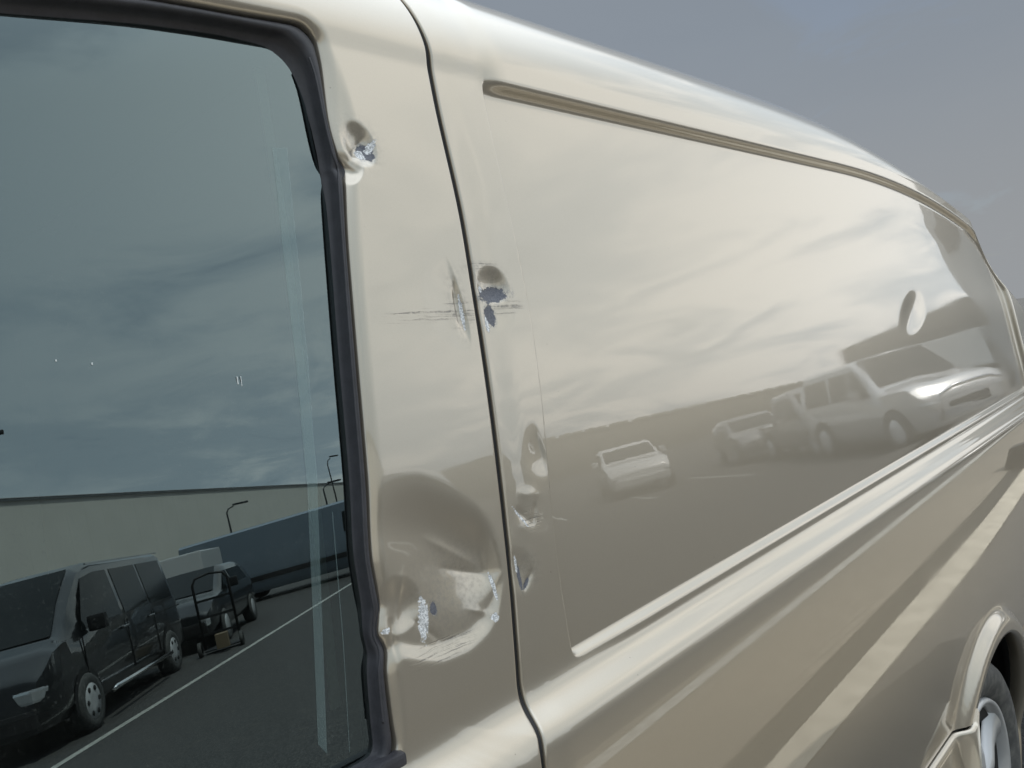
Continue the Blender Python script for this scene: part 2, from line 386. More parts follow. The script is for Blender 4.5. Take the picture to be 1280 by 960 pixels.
def dents(x, z):
    D = np.zeros(np.broadcast(x, z).shape)
    # large dent low on the door frame: long slope from above, tight lip below and to the right
    zu, zv, zt, zl, dv, dt_ = (np.interp(x, _DXK, k_) for k_ in _DK)
    fold = dv * sst(0, 1, (zu - z) / (zu - zv)) + (dt_ - dv) * sst(0, 1, (zv - z) / (zv - zt)) - dt_ * sst(0, 1, (zt - z) / (zt - zl))
    D = D - fold
    D = D + bowl(x, z, .460, 1.400, .030, .030, .024, .036, .0046, .45, 1.6)
    D = D + crease(x, z, .446, 1.395, .442, 1.352, .0035, -.0022) + crease(x, z, .470, 1.386, .505, 1.349, .003, -.0010)
    D = D + crease(x, z, .545, 1.372, .586, 1.352, .0025, .0008) + crease(x, z, .505, 1.462, .575, 1.412, .006, .0010) + crease(x, z, .52, 1.425, .585, 1.398, .004, -.0010)
    D = D + crease(x, z, .590, 1.425, .586, 1.368, .0018, -.0010) + crease(x, z, .470, 1.436, .452, 1.385, .004, .0009)
    D = D + .0006 * vnoise(x, z, 60, 3) * np.exp(-(((x - .54) / .045) ** 2 + ((z - 1.385) / .04) ** 2))
    # pit beside the top corner of the window
    D = D + bowl(x, z, .519, 1.893, .022, .022, .026, .030, .0085, .2, 1.5)
    D = D + bowl(x, z, .497, 1.925, .030, .026, .07, .10, .0040, .05, 2.)
    D = D + bowl(x, z, .505, 1.862, .030, .010, .018, .018, .0050, -.7, 1.5)
    D = D + .0022 * vnoise(x, z, 70, 8) * np.exp(-(((x - .52) / .018) ** 2 + ((z - 1.885) / .018) ** 2))
    # vertical crease on the door edge
    D = D + bowl(x, z, .613, 1.710, .050, .010, .055, .060, .0030, .08, 1.3)
    D = D + bowl(x, z, .618, 1.700, .008, .006, .035, .040, .0020, .08, 1.)
    # pit with bare primer on the side panel
    D = D + bowl(x, z, .678, 1.728, .032, .030, .022, .032, .0075, 0, 1.6)
    D = D + bowl(x, z, .668, 1.700, .030, .040, .030, .030, .0022, 0, 2.)
    # soft dents beside the front edge of the recess
    D = D + bowl(x, z, .702, 1.514, .040, .013, .034, .055, .0014, .1, 3.)
    D = D + crease(x, z, .642, 1.462, .664, 1.436, .004, -.0012) + crease(x, z, .664, 1.436, .676, 1.462, .004, -.0012)
    D = D + crease(x, z, .648, 1.478, .685, 1.470, .005, .0007)
    D = D + .0016 * vnoise(x, z, 55, 5) * np.exp(-(((x - .655) / .03) ** 2 + ((z - 1.45) / .03) ** 2))
    D = D + bowl(x, z, .630, 1.392, .02, .024, .030, .030, .0017, 0, 2.) + crease(x, z, .630, 1.368, .652, 1.388, .003, -.0012)
    D = D + crease(x, z, .618, 1.745, .610, 1.672, .0022, -.0012) + crease(x, z, .502, 1.872, .530, 1.905, .003, -.0022) + crease(x, z, .492, 1.878, .512, 1.862, .003, .0015)
    # shallow ripple across the rear of the long panel
    D = D + .0020 * vnoise(x + 3, z, 3.2, 11) * sst(1.75, 2.5, x) * sst(1.30, 1.36, z) * (1 - sst(1.86, 1.95, z))
    D = D + bowl(x, z, 2.24, 1.64, .15, .12, .06, .06, .0032, .35, 2.)
    return D
_XT = np.linspace(.3, 2.3, 1001); _XV = blur(pchip([.3, .6, 1.2, 1.4, 1.55, 1.65, 1.75, 1.85, 1.95, 2.03, 2.3], [4.22, 4.20, 4.05, 3.80, 3.57, 3.455, 3.37, 3.30, 3.21, 3.11, 3.09], _XT), 12.)
def XEND(t): return np.interp(t, _XT, _XV)
def flank(x, t):
    """world (Y, Z) of the flank at station x and nominal height t"""
    x = np.asarray(x, float); t = np.asarray(t, float)
    tc = np.minimum(t, ZG)
    S = prof(tc)
    # long window-shaped recess
    rr = .30
    xe = 3.29
    dtr = np.where((x > xe - rr) & (t > 2.012 - rr), rr - np.hypot(x - (xe - rr), t - (2.012 - rr)), np.minimum(2.012 - t, xe - x))
    s_f = sst(0, .0065, x - xrec(t)); s_b = sst(0, .013, t - 1.262); s_t = sst(0, .027, dtr)
    rc = .018
    dc = np.where((x < xrec(t) + rc) & (t < 1.262 + rc), rc - np.hypot(x - xrec(t) - rc, t - 1.262 - rc), 1.)
    s_f = s_f * sst(-.001, .006, dc)
    S = S + .0086 * (1 - s_t) * sst(.72, .78, x) - .0080 * s_f * s_b * s_t
    S = S - .0035 * (1 - s_b) * sst(1.20, 1.25, t) * sst(.69, .72, x) * 0
    S = S + .0016 * np.exp(-((t - 1.262) / .007) ** 2) * sst(.69, .86, x)
    # faint crease carried across the door top
    S = S + .0035 * sst(2.0, 2.035, t) * (1 - sst(.72, .78, x))
    # styling swage that fades in along the shoulder line
    S = S - .0018 * np.exp(-((t - 1.236 + .004 * (x - 1)) / .0055) ** 2) * sst(.95, 1.7, x)
    # wheel-arch flare
    ax, az = 2.35, .35
    r = np.hypot(x - ax, t - az)
    S = S + .030 * sst(.450, .395, r) * (t < 1.2)
    # rear corner turns away
    S = S - .06 * (1 - np.sqrt(np.clip(1 - np.clip((x - XEND(t) + .09) / .09, 0, 1) ** 2, 0, 1))) - .007 * sst(2.2, 4.2, x)
    D = dents(x, t) if np.any(x < 3.3) else 0
    S = S + D
    Z = t + .018 * np.clip(x - .6, 0, 3) * np.exp(-((t - 1.25) / .22) ** 2) - drop(x) * sst(1.5, ZG, tc)
    # shoulder above the groove
    k = kshoulder(x); ph = np.clip((t - ZG) / .30 * (math.pi / 2), 0, math.pi / 2)
    zz = .19 * k * np.sin(ph)
    Z = np.where(t > ZG, Z - t + ZG + zz, Z); S = np.where(t > ZG, S - .135 * zz - .25 * k * (1 - np.cos(ph)), S)
    return -S, Z
#SURF_END

van = empty('cargo_van', (1.2, 1.0, 0)); van['_abs'] = 1
tag(van, 'champagne metallic panel van with a dented door pillar and chipped paint', 'van')

# ---- side panel
off = np.concatenate([np.arange(0, .012, .0008), np.arange(.012, .12, .0011), np.arange(.12, .19, .0018), np.arange(.19, .5, .006), np.arange(.5, 2.2, .0135), np.arange(2.2, 3.14, .008)])
tt = np.concatenate([np.arange(.612, 1.20, .0045), np.arange(1.20, 1.30, .0018), np.arange(1.30, 1.99, .0028), np.arange(1.99, 2.04, .0018), np.arange(2.04, 2.03 + .19, .006)])
Tt = np.repeat(tt[None, :], len(off), 0); f = off / off[-1]
X0 = xgap(tt)[None, :] + .0048
X = X0 + off[:, None] + (XEND(tt)[None, :] - X0 - off[-1]) * sst(.25, 1, f)[:, None]
Rin, ax, az = .378, 2.35, .35
rr_ = np.hypot(X - ax, Tt - az); keep = rr_ > Rin - .011
snap = keep & (rr_ < Rin + .002)
sc = np.where(snap, Rin / rr_, 1.); X = ax + (X - ax) * sc; Tt = az + (Tt - az) * sc
Y, Z = flank(X, Tt)
edge = .0016 + .0030 * (1 - np.sqrt(np.clip(1 - (1 - np.clip(off / .003, 0, 1)) ** 2, 0, 1)))[:, None]; edge = edge - .0016 * sst(.0, .05, off)[:, None]; Y = Y + edge
# return flange into the door gap
Xa = np.concatenate([X[:1] - .0004, X[:1] - .0002, X]); Ya = np.concatenate([Y[:1] + .022, Y[:1] + .002, Y]); Za = np.concatenate([Z[:1], Z[:1], Z]); keep = np.concatenate([keep[:1], keep[:1], keep])
side = link('side_panel', grid_mesh('side_panel', Xa, Ya, Za, keep), PAINT, van)

add_damage(side.data)
# ---- wheel-arch lip and liner
th = np.linspace(R(-40), R(220), 90)
def ring(name, stations, m, parent=van):
    V = []; n = len(stations)
    for a in th:
        x_, z_ = ax + Rin * math.cos(a), az + Rin * math.sin(a); y_, zz_ = flank(np.array([x_]), np.array([max(z_, .3)])); y_ = float(y_[0])
        for (dr, dy) in stations: V.append((ax + (Rin + dr) * math.cos(a), y_ + dy, az + (Rin + dr) * math.sin(a)))
    return link(name, mesh(name, V, grid_faces(len(th), n)), m, parent)
lip = ring('wheel_arch_lip', [(.004, .0005), (-.006, .002), (-.010, .008), (-.010, .03), (-.004, .045)], PAINT)
ring('arch_liner', [(-.004, .044), (.0, .06), (.02, .07), (.03, .40)], LINER)
V = [(ax + .55 * math.cos(a), .36, az + .55 * math.sin(a)) for a in np.linspace(0, 2 * math.pi, 24, endpoint=False)]
link('arch_back', mesh('arch_back', V, [tuple(range(24))], False), LINER, van)

# ---- side skirt below the seam
sx = np.concatenate([np.linspace(-1.0, 1.9, 60), np.linspace(1.92, 2.14, 40)])
sv = np.array([.0, .08, .2, .4, .6, .8, 1.0]) ; prof_s = [(.606, -.004), (.607, .006), (.600, .0105), (.585, .012), (.50, .026), (.40, .022), (.32, -.01), (.28, -.05)]
V = []
for x_ in sx:
    yb, _ = flank(np.array([x_]), np.array([.606])); rise = .03 * float(sst(2.02, 2.15, x_))
    for (z_, o_) in prof_s:
        zz_ = z_ + rise * (z_ > .45)
        r_ = math.hypot(x_ - ax, zz_ - az); xx_ = x_ if r_ > Rin + .01 or x_ > ax else min(x_, ax - math.sqrt(max((Rin + .01) ** 2 - (zz_ - az) ** 2, 0)))
        V.append((xx_, float(yb[0]) - o_, zz_))
link('side_skirt', mesh('side_skirt', V, grid_faces(len(sx), len(prof_s))), PAINT, van)
link('underbody', boxes('underbody', [(1.15, 1.0, .46, 4.6, 1.75, .30)]), BLACK, van)

# ---- rear wheel
def main_wheel():
    whl = link('rear_wheel', lathe('rear_wheel', [(.195, .03), (.16, .05), (.12, .055), (.10, .20)], 64), BLACK, van)
    whl.matrix_parent_inverse = Matrix.Identity(4); whl.location = Vector((2.245, -.040, .344)) - van.location; whl.scale = (1.045,) * 3
    R0 = .328
    # tread blocks and bulging sidewall
    V, Fc = [], []; n = 180
    pr = [(.212, .045), (.222, .018), (.235, .006), (.262, -.004), (.288, -.004), (.303, .004), (.314, .018), (.3215, .030), (.328, .055), (.328, .215), (.318, .235), (.25, .24)]
    for k in range(n):
        a = 2 * math.pi * k / n
        for j, (r, y) in enumerate(pr):
            g = .0075 if (k % 6 in (0, 1)) and j in (7, 8, 9) else 0
            V.append(((r - g) * math.cos(a), y, (r - g) * math.sin(a)))
    m = len(pr)
    for k in range(n):
        for j in range(m - 1): Fc.append((k * m + j, k * m + j + 1, ((k + 1) % n) * m + j + 1, ((k + 1) % n) * m + j))
    ty = link('tyre', mesh('tyre', V, Fc), TYRE, whl); ty.data.polygons.foreach_set('use_smooth', [True] * len(ty.data.polygons))
    rm = link('rim', lathe('rim', [(.220, .05), (.221, .016), (.216, .004), (.207, .006), (.200, .03), (.190, .12), (.185, .2)], 72), ALLOY, whl)
    V, Fc = [], []
    for s in range(5):      # broad five-spoke alloy, each spoke a wedge of its own
        V, Fc = [], []
        a0 = R(90 + 72 * s + 10)
        for q, (r, wd, y) in enumerate([(.03, .030, .012), (.08, .026, .010), (.14, .030, .020), (.185, .042, .022), (.207, .052, .014)]):
            for (e, dy) in ((-1, .022), (-.82, 0), (-.1, -.004), (.1, -.004), (.82, 0), (1, .022)):
                V.append((r * math.cos(a0) - e * wd * math.sin(a0), y + dy, r * math.sin(a0) + e * wd * math.cos(a0)))
        link('spoke', mesh('spoke', V, grid_faces(5, 6)), ALLOY, whl)
    link('hub_cap', lathe('hub_cap', [(0, -.002), (.02, -.002), (.034, .004), (.038, .02)], 24), ALLOY, whl)
main_wheel()

# ---- front door with the window opening
BZ = [(-.50, 1.2655), (.20, 1.2655), (.405, 1.2655), (.420, 1.2690), (.4245, 1.282), (.4255, 1.302), (.4285, 1.345), (.4345, 1.366), (.4290, 1.383), (.4330, 1.398), (.4370, 1.412), (.4360, 1.45),
      (.4480, 1.535), (.4630, 1.657), (.4815, 1.793), (.4930, 1.850), (.4975, 1.865), (.4905, 1.884), (.4880, 1.917), (.4935, 1.985), (.4935, 2.004), (.4865, 2.018), (.470, 2.0245), (.405, 2.0195), (.324, 2.014), (.20, 1.999), (0.0, 1.970), (-.25, 1.90), (-.50, 1.79)]
OZ = [(-.50, .612), (.10, .612), (.35, .612), ('g', .70), ('g', 1.0), ('g', 1.22), ('g', 1.30), ('g', 1.36), ('g', 1.383), ('g', 1.405), ('g', 1.43), ('g', 1.47),
      ('g', 1.55), ('g', 1.665), ('g', 1.793), ('g', 1.85), ('g', 1.872), ('g', 1.90), ('g', 1.935), ('g', 2.02), ('g', 2.07), ('g', 2.14), (.50, 2.16), (.405, 2.16), (.324, 2.16), (.20, 2.16), (0.0, 2.16), (-.25, 2.16), (-.50, 2.16)]
Bk = np.array(BZ); Ok = np.array([[(float(xgap(z)) - .0025 if a == 'g' else a), z] for a, z in OZ])
NS = [12, 20, 8, 8, 12, 20, 14, 12, 12, 12, 22, 34, 48, 48, 24, 12, 12, 16, 30, 14, 10, 10, 16, 14, 16, 14, 14, 12]
def dense(K, isO):
    out = []; kk = np.arange(len(K)); P = []
    for i, n in enumerate(NS):
        for q in range(n): P.append(i + q / n)
    P.append(len(K) - 1); P = np.array(P)
    x_ = pchip(kk, K[:, 0], P) if not isO else np.interp(P, kk, K[:, 0]); z_ = pchip(kk, K[:, 1], P) if not isO else np.interp(P, kk, K[:, 1])
    if isO:
        g = (P >= 3) & (P <= 21); x_ = np.where(g, xgap(z_) - .0025, x_)
    return np.stack([x_, z_], 1)
Bd, Od = dense(Bk, False), dense(Ok, True)
vv = np.concatenate([np.linspace(0, .1, 14)[:-1], np.linspace(.1, .94, 132)[:-1], np.linspace(.94, 1, 14)])
DX = Bd[:, None, 0] * (1 - vv) + Od[:, None, 0] * vv; DT = Bd[:, None, 1] * (1 - vv) + Od[:, None, 1] * vv
DY, DZ = flank(DX, DT)
L = np.hypot(*(Od - Bd).T)[:, None]; db = vv[None, :] * L
dg = np.maximum(xgap(DT) - .0025 - DX, 0)
DYs = DY.copy()
DY = DY + .010 * (1 - np.sqrt(np.clip(1 - (1 - np.clip(db / .017, 0, 1)) ** 2, 0, 1))) + .0050 * (1 - np.sqrt(np.clip(1 - (1 - np.clip(dg / .0045, 0, 1)) ** 2, 0, 1)))
# returns: into the window opening and into the gap
DXa = np.concatenate([DX[:, :1], DX, DX[:, -1:]], 1); DZa = np.concatenate([DZ[:, :1], DZ, DZ[:, -1:]], 1)
DYa = np.concatenate([DY[:, :1] + .02, DY, DY[:, -1:] + .02], 1)
door = link('front_door', grid_mesh('front_door', DXa, DYa, DZa, None, True), PAINT, van)
add_damage(door.data)
door['label'] = 'crumpled rear frame of the front door with a deep dent and scraped paint'

# ---- rubber window seal, pinched where the frame is bent
GP = [(-.50, 1.272), (.20, 1.272), (.380, 1.272), (.396, 1.273), (.402, 1.279), (.405, 1.302), (.412, 1.350), (.417, 1.366), (.4185, 1.383), (.4190, 1.398), (.4195, 1.412), (.4220, 1.458),
      (.4345, 1.540), (.4500, 1.657), (.4700, 1.793), (.4765, 1.850), (.4775, 1.864), (.478, 1.884), (.4775, 1.910), (.4715, 1.958), (.4635, 1.981), (.4520, 1.993), (.436, 2.000), (.40, 2.001), (.33, 1.996), (.20, 1.977), (0.0, 1.945), (-.25, 1.87), (-.50, 1.75)]
Gd = dense(np.array(GP), False)
sp = [(-.12, .006, 0), (.02, .0075, 0), (.10, .0035, .6), (.20, .0006, 1.), (.38, -.0006, 1.), (.52, .0012, 1.), (.58, .0055, .6), (.64, .013, 0), (.80, .0175, 0), (1.06, .0205, 0)]
SXl, SYl, SZl = [], [], []
pinch = np.exp(-np.abs((Bd[:, 1] - 1.866) / .010) ** 1.3) * (Bd[:, 0] > .4) + np.exp(-((Bd[:, 1] - 1.384) / .020) ** 2) * (Bd[:, 0] > .3)
for (v_, dy, wgt) in sp:
    vx = v_ + .18 * pinch * math.sin(math.pi * min(max(v_, 0), 1))
    x_ = Bd[:, 0] * (1 - vx) + Gd[:, 0] * vx; z_ = Bd[:, 1] * (1 - vx) + Gd[:, 1] * vx
    y_ = -prof(np.minimum(np.maximum(z_, 1.262), ZG)); y_ = y_ + dy + .006 * pinch * wgt + .004
    SXl.append(x_); SYl.append(y_); SZl.append(z_)
link('window_seal', grid_mesh('window_seal', np.array(SXl).T, np.array(SYl).T, np.array(SZl).T, None, False), RUBBER, door)
# fold lip standing on the seal
rl = []
for i in range(0, len(Bd)):
    if Bd[i, 0] > .42 and 1.30 < Bd[i, 1] < 2.0:
        v_ = .52 - .12 * pinch[i]; x_ = Bd[i, 0] * (1 - v_) + Gd[i, 0] * v_; z_ = Bd[i, 1] * (1 - v_) + Gd[i, 1] * v_
        rl.append((x_, -float(prof(z_)) + .005 + .004 * pinch[i], z_))
link('seal_lip', tube('seal_lip', rl, .0014, 6), RUBBER, door)
link('belt_moulding', bevelled(boxes('belt_moulding', [(-.040, -.0165, 1.2650, .935, .016, .013)]), .004, 2), RUBBER, door)

# ---- glass, cabin and what shows through
gx = np.linspace(-.52, .475, 60); gz = np.linspace(1.26, 2.03, 60); GX, GZ = np.meshgrid(gx, gz, indexing='ij')
PG = np.polyfit(np.linspace(1.3, 2.0, 50), prof(np.linspace(1.3, 2.0, 50)), 2)
gS = lambda z: np.polyval(PG, z) - .0215 - .0065 * (z - 1.6)
link('window_glass', grid_mesh('window_glass', GX, -gS(GZ), GZ, None), GLASS, door)
bx = []
cab = mesh('cabin', [(-1.0, .09, .8), (.60, .09, .8), (.60, .12, 2.1), (-1.0, .12, 2.1), (-1.0, 1.9, .8), (.60, 1.9, .8), (.60, 1.85, 2.1), (-1.0, 1.85, 2.1)],
           [(0, 1, 5, 4), (1, 2, 6, 5), (3, 7, 6, 2), (4, 5, 6, 7), (0, 4, 7, 3)], False)
link('cabin_lining', cab, CABIN, van)
def ribbon(name, pts, wid, m, parent, thick=.003):
    V = []
    for i, (x_, y_, z_) in enumerate(pts):
        V += [(x_ - wid / 2, y_, z_), (x_ + wid / 2, y_ + .002, z_), (x_ + wid / 2, y_ + thick, z_), (x_ - wid / 2, y_ + thick, z_)]
    Fc = []
    for i in range(len(pts) - 1):
        for k in range(4): Fc.append((i * 4 + k, i * 4 + (k + 1) % 4, i * 4 + 4 + (k + 1) % 4, i * 4 + 4 + k))
    Fc += [(0, 1, 2, 3), tuple(range(len(pts) * 4 - 4, len(pts) * 4))[::-1]]
    return link(name, mesh(name, V, Fc, False), m, parent)
ribbon('seat_belt', [(.452, .125, 1.99), (.4415, .10, 1.80), (.425, .075, 1.60), (.4075, .055, 1.42), (.3985, .045, 1.31)], .0125, BELT, van)
def thin_layer():  # added pale layer that paints a bright reflected streak onto the window glass
    m = bpy.data.materials.new('pale_streak_layer'); m.use_nodes = True; t = NT(m.node_tree); t.n.clear()
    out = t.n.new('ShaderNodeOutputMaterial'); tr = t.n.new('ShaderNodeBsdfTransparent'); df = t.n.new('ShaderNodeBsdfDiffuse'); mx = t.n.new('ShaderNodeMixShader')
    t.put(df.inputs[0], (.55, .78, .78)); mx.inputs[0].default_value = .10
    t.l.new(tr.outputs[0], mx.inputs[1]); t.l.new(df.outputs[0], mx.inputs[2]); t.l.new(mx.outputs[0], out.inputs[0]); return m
STREAK = thin_layer()
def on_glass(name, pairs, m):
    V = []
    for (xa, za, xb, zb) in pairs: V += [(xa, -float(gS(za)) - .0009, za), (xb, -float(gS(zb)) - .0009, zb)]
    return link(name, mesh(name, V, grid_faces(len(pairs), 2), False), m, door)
on_glass('painted_streak', [(.4237, 1.8856, .4407, 1.8875), (.4135, 1.7875, .4300, 1.788), (.4025, 1.6643, .4160, 1.663), (.3895, 1.546, .4005, 1.5436), (.3705, 1.4262, .3800, 1.4231), (.3513, 1.3052, .3585, 1.2929)], STREAK)  # reflected streak laid over the glass as pale colour
on_glass('painted_streak', [(.4100, 1.5094, .4112, 1.5094), (.3958, 1.3869, .3968, 1.3869), (.3813, 1.2845, .3821, 1.2845)], STREAK)
SPK = simple('pale_glass_speck', (.75, .8, .8), .6)  # small pale specks set just off the glass
for (x_, z_, w_, h_) in ((.1905, 1.682, .0012, .0018), (.2165, 1.677, .0012, .0022), (.3385, 1.650, .0012, .0075), (.3420, 1.649, .0008, .0095)):
    link('glass_speck', bevelled(boxes('glass_speck', [(x_, -float(gS(z_)) - .0006, z_, w_, .0008, h_)]), .0003, 1), SPK, door)

# ---- dark weather strip behind the door gap
gz_ = np.linspace(.5, 2.2, 160); V = []
for z_ in gz_:
    y_, zz_ = flank(xgap(z_)[None] if np.ndim(xgap(z_)) else np.array([xgap(z_)]), np.array([z_]))
    xc = float(xgap(z_))
    for q in (-.0024, .001, .0047): V.append((xc + q, float(y_[0]) + (.0075 if q == .001 else .0062), float(zz_[0])))
link('weather_strip', mesh('weather_strip', V, grid_faces(len(gz_), 3)), BLACK, van)

# ---- roof: raised above a narrow gutter
xs = np.concatenate([np.linspace(-.5, 1.5, 30), np.linspace(1.55, 3.08, 60)])
T1 = 2.03 + .184
V = []; rp = [(-.002, -.010), (.006, -.012), (.012, -.005), (.020, .011), (.034, .022), (.060, .036), (.12, .058), (.35, .080), (.85, .088), (1.6, .07)]
for x_ in xs:
    y_, z_ = flank(np.array([x_]), np.array([T1])); k = float(kshoulder(x_)) ** 1.0
    for (a, b) in rp: V.append((x_, float(y_[0]) + a, float(z_[0]) + b * (k if b > 0 else 1)))
roof = link('roof', mesh('roof', V, grid_faces(len(xs), len(rp))), PAINT, van)
link('gutter_sealant', tube('gutter_sealant', [(x_, float(flank(np.array([x_]), np.array([T1]))[0][0]) + .003, float(flank(np.array([x_]), np.array([T1]))[1][0]) - .007) for x_ in np.linspace(-.5, 2.6, 50)], .004, 6), BLACK, van)
# ---- the far flank and the tail close the body
V = [(-.5, 1.95, .45), (3.6, 1.95, .45), (3.6, 1.95, 1.3), (3.4, 1.88, 1.95), (-.5, 1.85, 2.1), (-.5, 1.95, 1.3)]
link('far_side_panel', mesh('far_side_panel', V, [(0, 1, 2, 3, 4, 5)], False), PAINT, van)
V = []
for t_ in np.linspace(.45, 2.0, 24):
    xe_ = float(XEND(np.array([t_]))[0]); y_, z_ = flank(np.array([xe_ - .003]), np.array([t_]))
    V += [(xe_ - .003, float(y_[0]) + .002, float(z_[0])), (xe_ + .03, .9, float(z_[0])), (xe_ - .003, 1.9, float(z_[0]))]
link('tail_gate', mesh('tail_gate', V, grid_faces(24, 3)), PAINT, van)
bp = bevelled(boxes('rear_bumper', [(3.50, .10, .56, 1.45, .26, .22)]), .05, 3)
link('rear_bumper', bp, PAINT, van)
# tail lamp wraps the rear corner
LENS = simple('dark_red_lens', (.12, .01, .01), .15, 0, 1.)
# ---- front part of the body (outside the frame, casts the shadow)
link('front_wing', bevelled(boxes('front_wing', [(-1.35, 1.0, .85, 1.6, 1.9, .8)]), .12, 4), PAINT, van)

# ================================================================== THE YARD (seen in the paint and the glass)
def strip(name, x0, x1, ya, yb, slope, z, m, lab=None):
    f = lambda y, x: y + slope * (x - 2.6)
    return sheet(name, [(x0, f(ya, x0)), (x0, f(yb, x0)), (x1, f(yb, x1)), (x1, f(ya, x1))][::1], z, m)
def quad(name, a, b, wd, z, m):
    a, b = Vector(a), Vector(b); n = (b - a).normalized().orthogonal() * wd / 2
    return sheet(name, [tuple(a + n), tuple(b + n), tuple(b - n), tuple(a - n)], z, m)
strip('paved_strip', -14, 40, -1.0, -2.0, -.05, .004, PAVE)
strip('concrete_edging', -14, 40, -.70, -.86, -.05, .008, CONC)
strip('drain_channel', -14, 40, -.86, -1.0, -.05, .008, GUT)
quad('painted_line', (-8, -.8), (30, -4.2), .16, .012, LINE)
quad('painted_line', (-4.2, -1.9), (36, -43), .11, .004, LINE)
for i in range(7):      # bay lines of the parking row
    c = Vector((13.0 + i * 1.15, -14.6 + i * 2.0)); h = Vector((-.63, .78))
    quad('painted_line', tuple(c), tuple(c - h * 5.0), .10, .004, LINE)

def rot2(rz): return Matrix.Rotation(rz, 4, 'Z')
WHITE = simple('white_car_paint', (.78, .79, .78), .35, 0, 1.)
SILVER = simple('silver_car_paint', (.55, .56, .57), .35, .5, 1.)
GREYP = simple('grey_car_paint', (.20, .205, .21), .35, .4, 1.)
NAVY = simple('black_car_paint', (.010, .012, .014), .3, .2, 1.)
BLUEG = simple('blue_grey_van_paint', (.20, .25, .30), .4, .2, 1.)
DGLASS = simple('dark_car_window', (.012, .015, .016), .12, 0, 0, spec=.15)
LAMPG = simple('clear_lamp_glass', (.75, .78, .8), .08, .6, 1.)
CHROME = simple('bright_steel_bar', (.8, .8, .8), .12, 1.)
COVER = simple('silver_wheel_cover', (.62, .63, .64), .4, 0, .6)
def wheel_mesh(r, wdt):
    return lathe('wheel', [(r * .62, 0), (r * .72, -wdt * .04), (r * .9, -wdt * .04), (r, wdt * .12), (r, wdt * .88), (r * .7, wdt)], 28)
def vehicle(name, cat, label, L, W, cols, paint, loc, rz, belt, wheels, wr=.33, side_windows=(), screen=None, rear=None, group=None, roofin=.14, cap='alloy', lamps=True):
    """cols: (x, z_top) from tail to nose. Local +x is the nose."""
    o = empty(name, (loc[0], loc[1], 0), rz); tag(o, label, cat, group)
    xs = np.array([c[0] for c in cols]); zt = np.array([c[1] for c in cols])
    X = np.concatenate([np.linspace(xs[i], xs[i + 1], 5)[:-1] for i in range(len(xs) - 1)] + [[xs[-1]]]); ZT = np.interp(X, xs, zt)
    lo, hi = xs[0], xs[-1]
    def ringpts(x, ztop, out=0.):
        e = min(max((x - lo) / .35, 0), 1); e2 = min(max((hi - x) / .6, 0), 1)
        w_ = W / 2 * (.90 + .10 * math.sqrt(1 - (1 - e) ** 2)) * (.82 + .18 * math.sqrt(1 - (1 - e2) ** 2)); b = min(belt, ztop - .05)
        tall = min(max((ztop - belt) / .5, 0), 1); wr_ = w_ - .05 - (roofin - .05) * tall
        P = [(-w_ * .9, .28), (-w_, .42), (-w_ * 1.0, (b + .42) / 2), (-w_ * .985, b), (-wr_, max(ztop - .07, b + .01)), (-wr_ + .09, ztop), (0, ztop + .02)]
        return P + [(-a, c) for a, c in P[-2::-1]]
    V = []; n = 13
    for x, z in zip(X, ZT):
        for (a, c) in ringpts(x, z): V.append((x, a, c))
    Fc = [tuple(f) for f in grid_faces(len(X), n)]
    Fc += [tuple(range(n)), tuple(range((len(X) - 1) * n, len(X) * n))[::-1]]
    body = link('body', mesh('body', V, Fc), paint, o)
    m_ = body.modifiers.new('edge', 'EDGE_SPLIT'); m_.split_angle = R(38)
    def top(x): return float(np.interp(x, xs, zt))
    def sidept(x, f_, s, out=.006):
        P = ringpts(x, top(x)); a, b = P[3], P[4]; y = a[0] * (1 - f_) + b[0] * f_; z = a[1] * (1 - f_) + b[1] * f_
        return (x, s * (abs(y) + out), z)
    for s in (-1, 1):
        for (xa, xb, fa, fb, xa2, xb2) in side_windows:
            V = []
            for k in range(7):
                x1 = xa + (xb - xa) * k / 6; x2 = xa2 + (xb2 - xa2) * k / 6
                V += [sidept(x1, fa, s), sidept(x2, fb, s)]
            link('side_window', mesh('side_window', V, grid_faces(7, 2)), DGLASS, o)
        for wx in wheels:
            wo = link('wheel', wheel_mesh(wr, .22), TYRE, o); wo.location = (wx, s * (W / 2 + .03), wr)
            wo.rotation_euler.z = 0 if s < 0 else math.pi
            if cap:
                link('rim', lathe('rim', [(0, -.004), (wr * .2, -.006), (wr * .62, -.002), (wr * .64, .01)], 24), COVER, wo)
                if cap == 'holes' and s < 0:
                    for k in range(6):
                        a = 2 * math.pi * k / 6; link('rim_opening', lathe('rim_opening', [(0, -.012), (wr * .09, -.012), (wr * .095, -.004)], 8), BLACK, wo).location = (wr * .46 * math.cos(a), 0, wr * .46 * math.sin(a))
            arch = [(wx + (wr + .07) * math.cos(a), s * (W / 2 + .006), wr + (wr + .07) * math.sin(a)) for a in np.linspace(-.2, math.pi + .2, 18)]
            link('wheel_arch', mesh('wheel_arch', arch, [tuple(range(18))], False), BLACK, o)
    def screenpatch(nm, xa, xb):
        V = []
        for k in range(5):
            x = xa + (xb - xa) * k / 4; P = ringpts(x, top(x)); wv = abs(P[5][0]) - .01
            for q in np.linspace(-1, 1, 7): V.append((x + (.012 if xb > 0 else -.012), q * wv, top(x) + .016 + .012 * (1 - abs(q))))
        link(nm, mesh(nm, V, grid_faces(5, 7)), DGLASS, o)
    if screen: screenpatch('windscreen', *screen)
    if rear: screenpatch('rear_window', *rear)
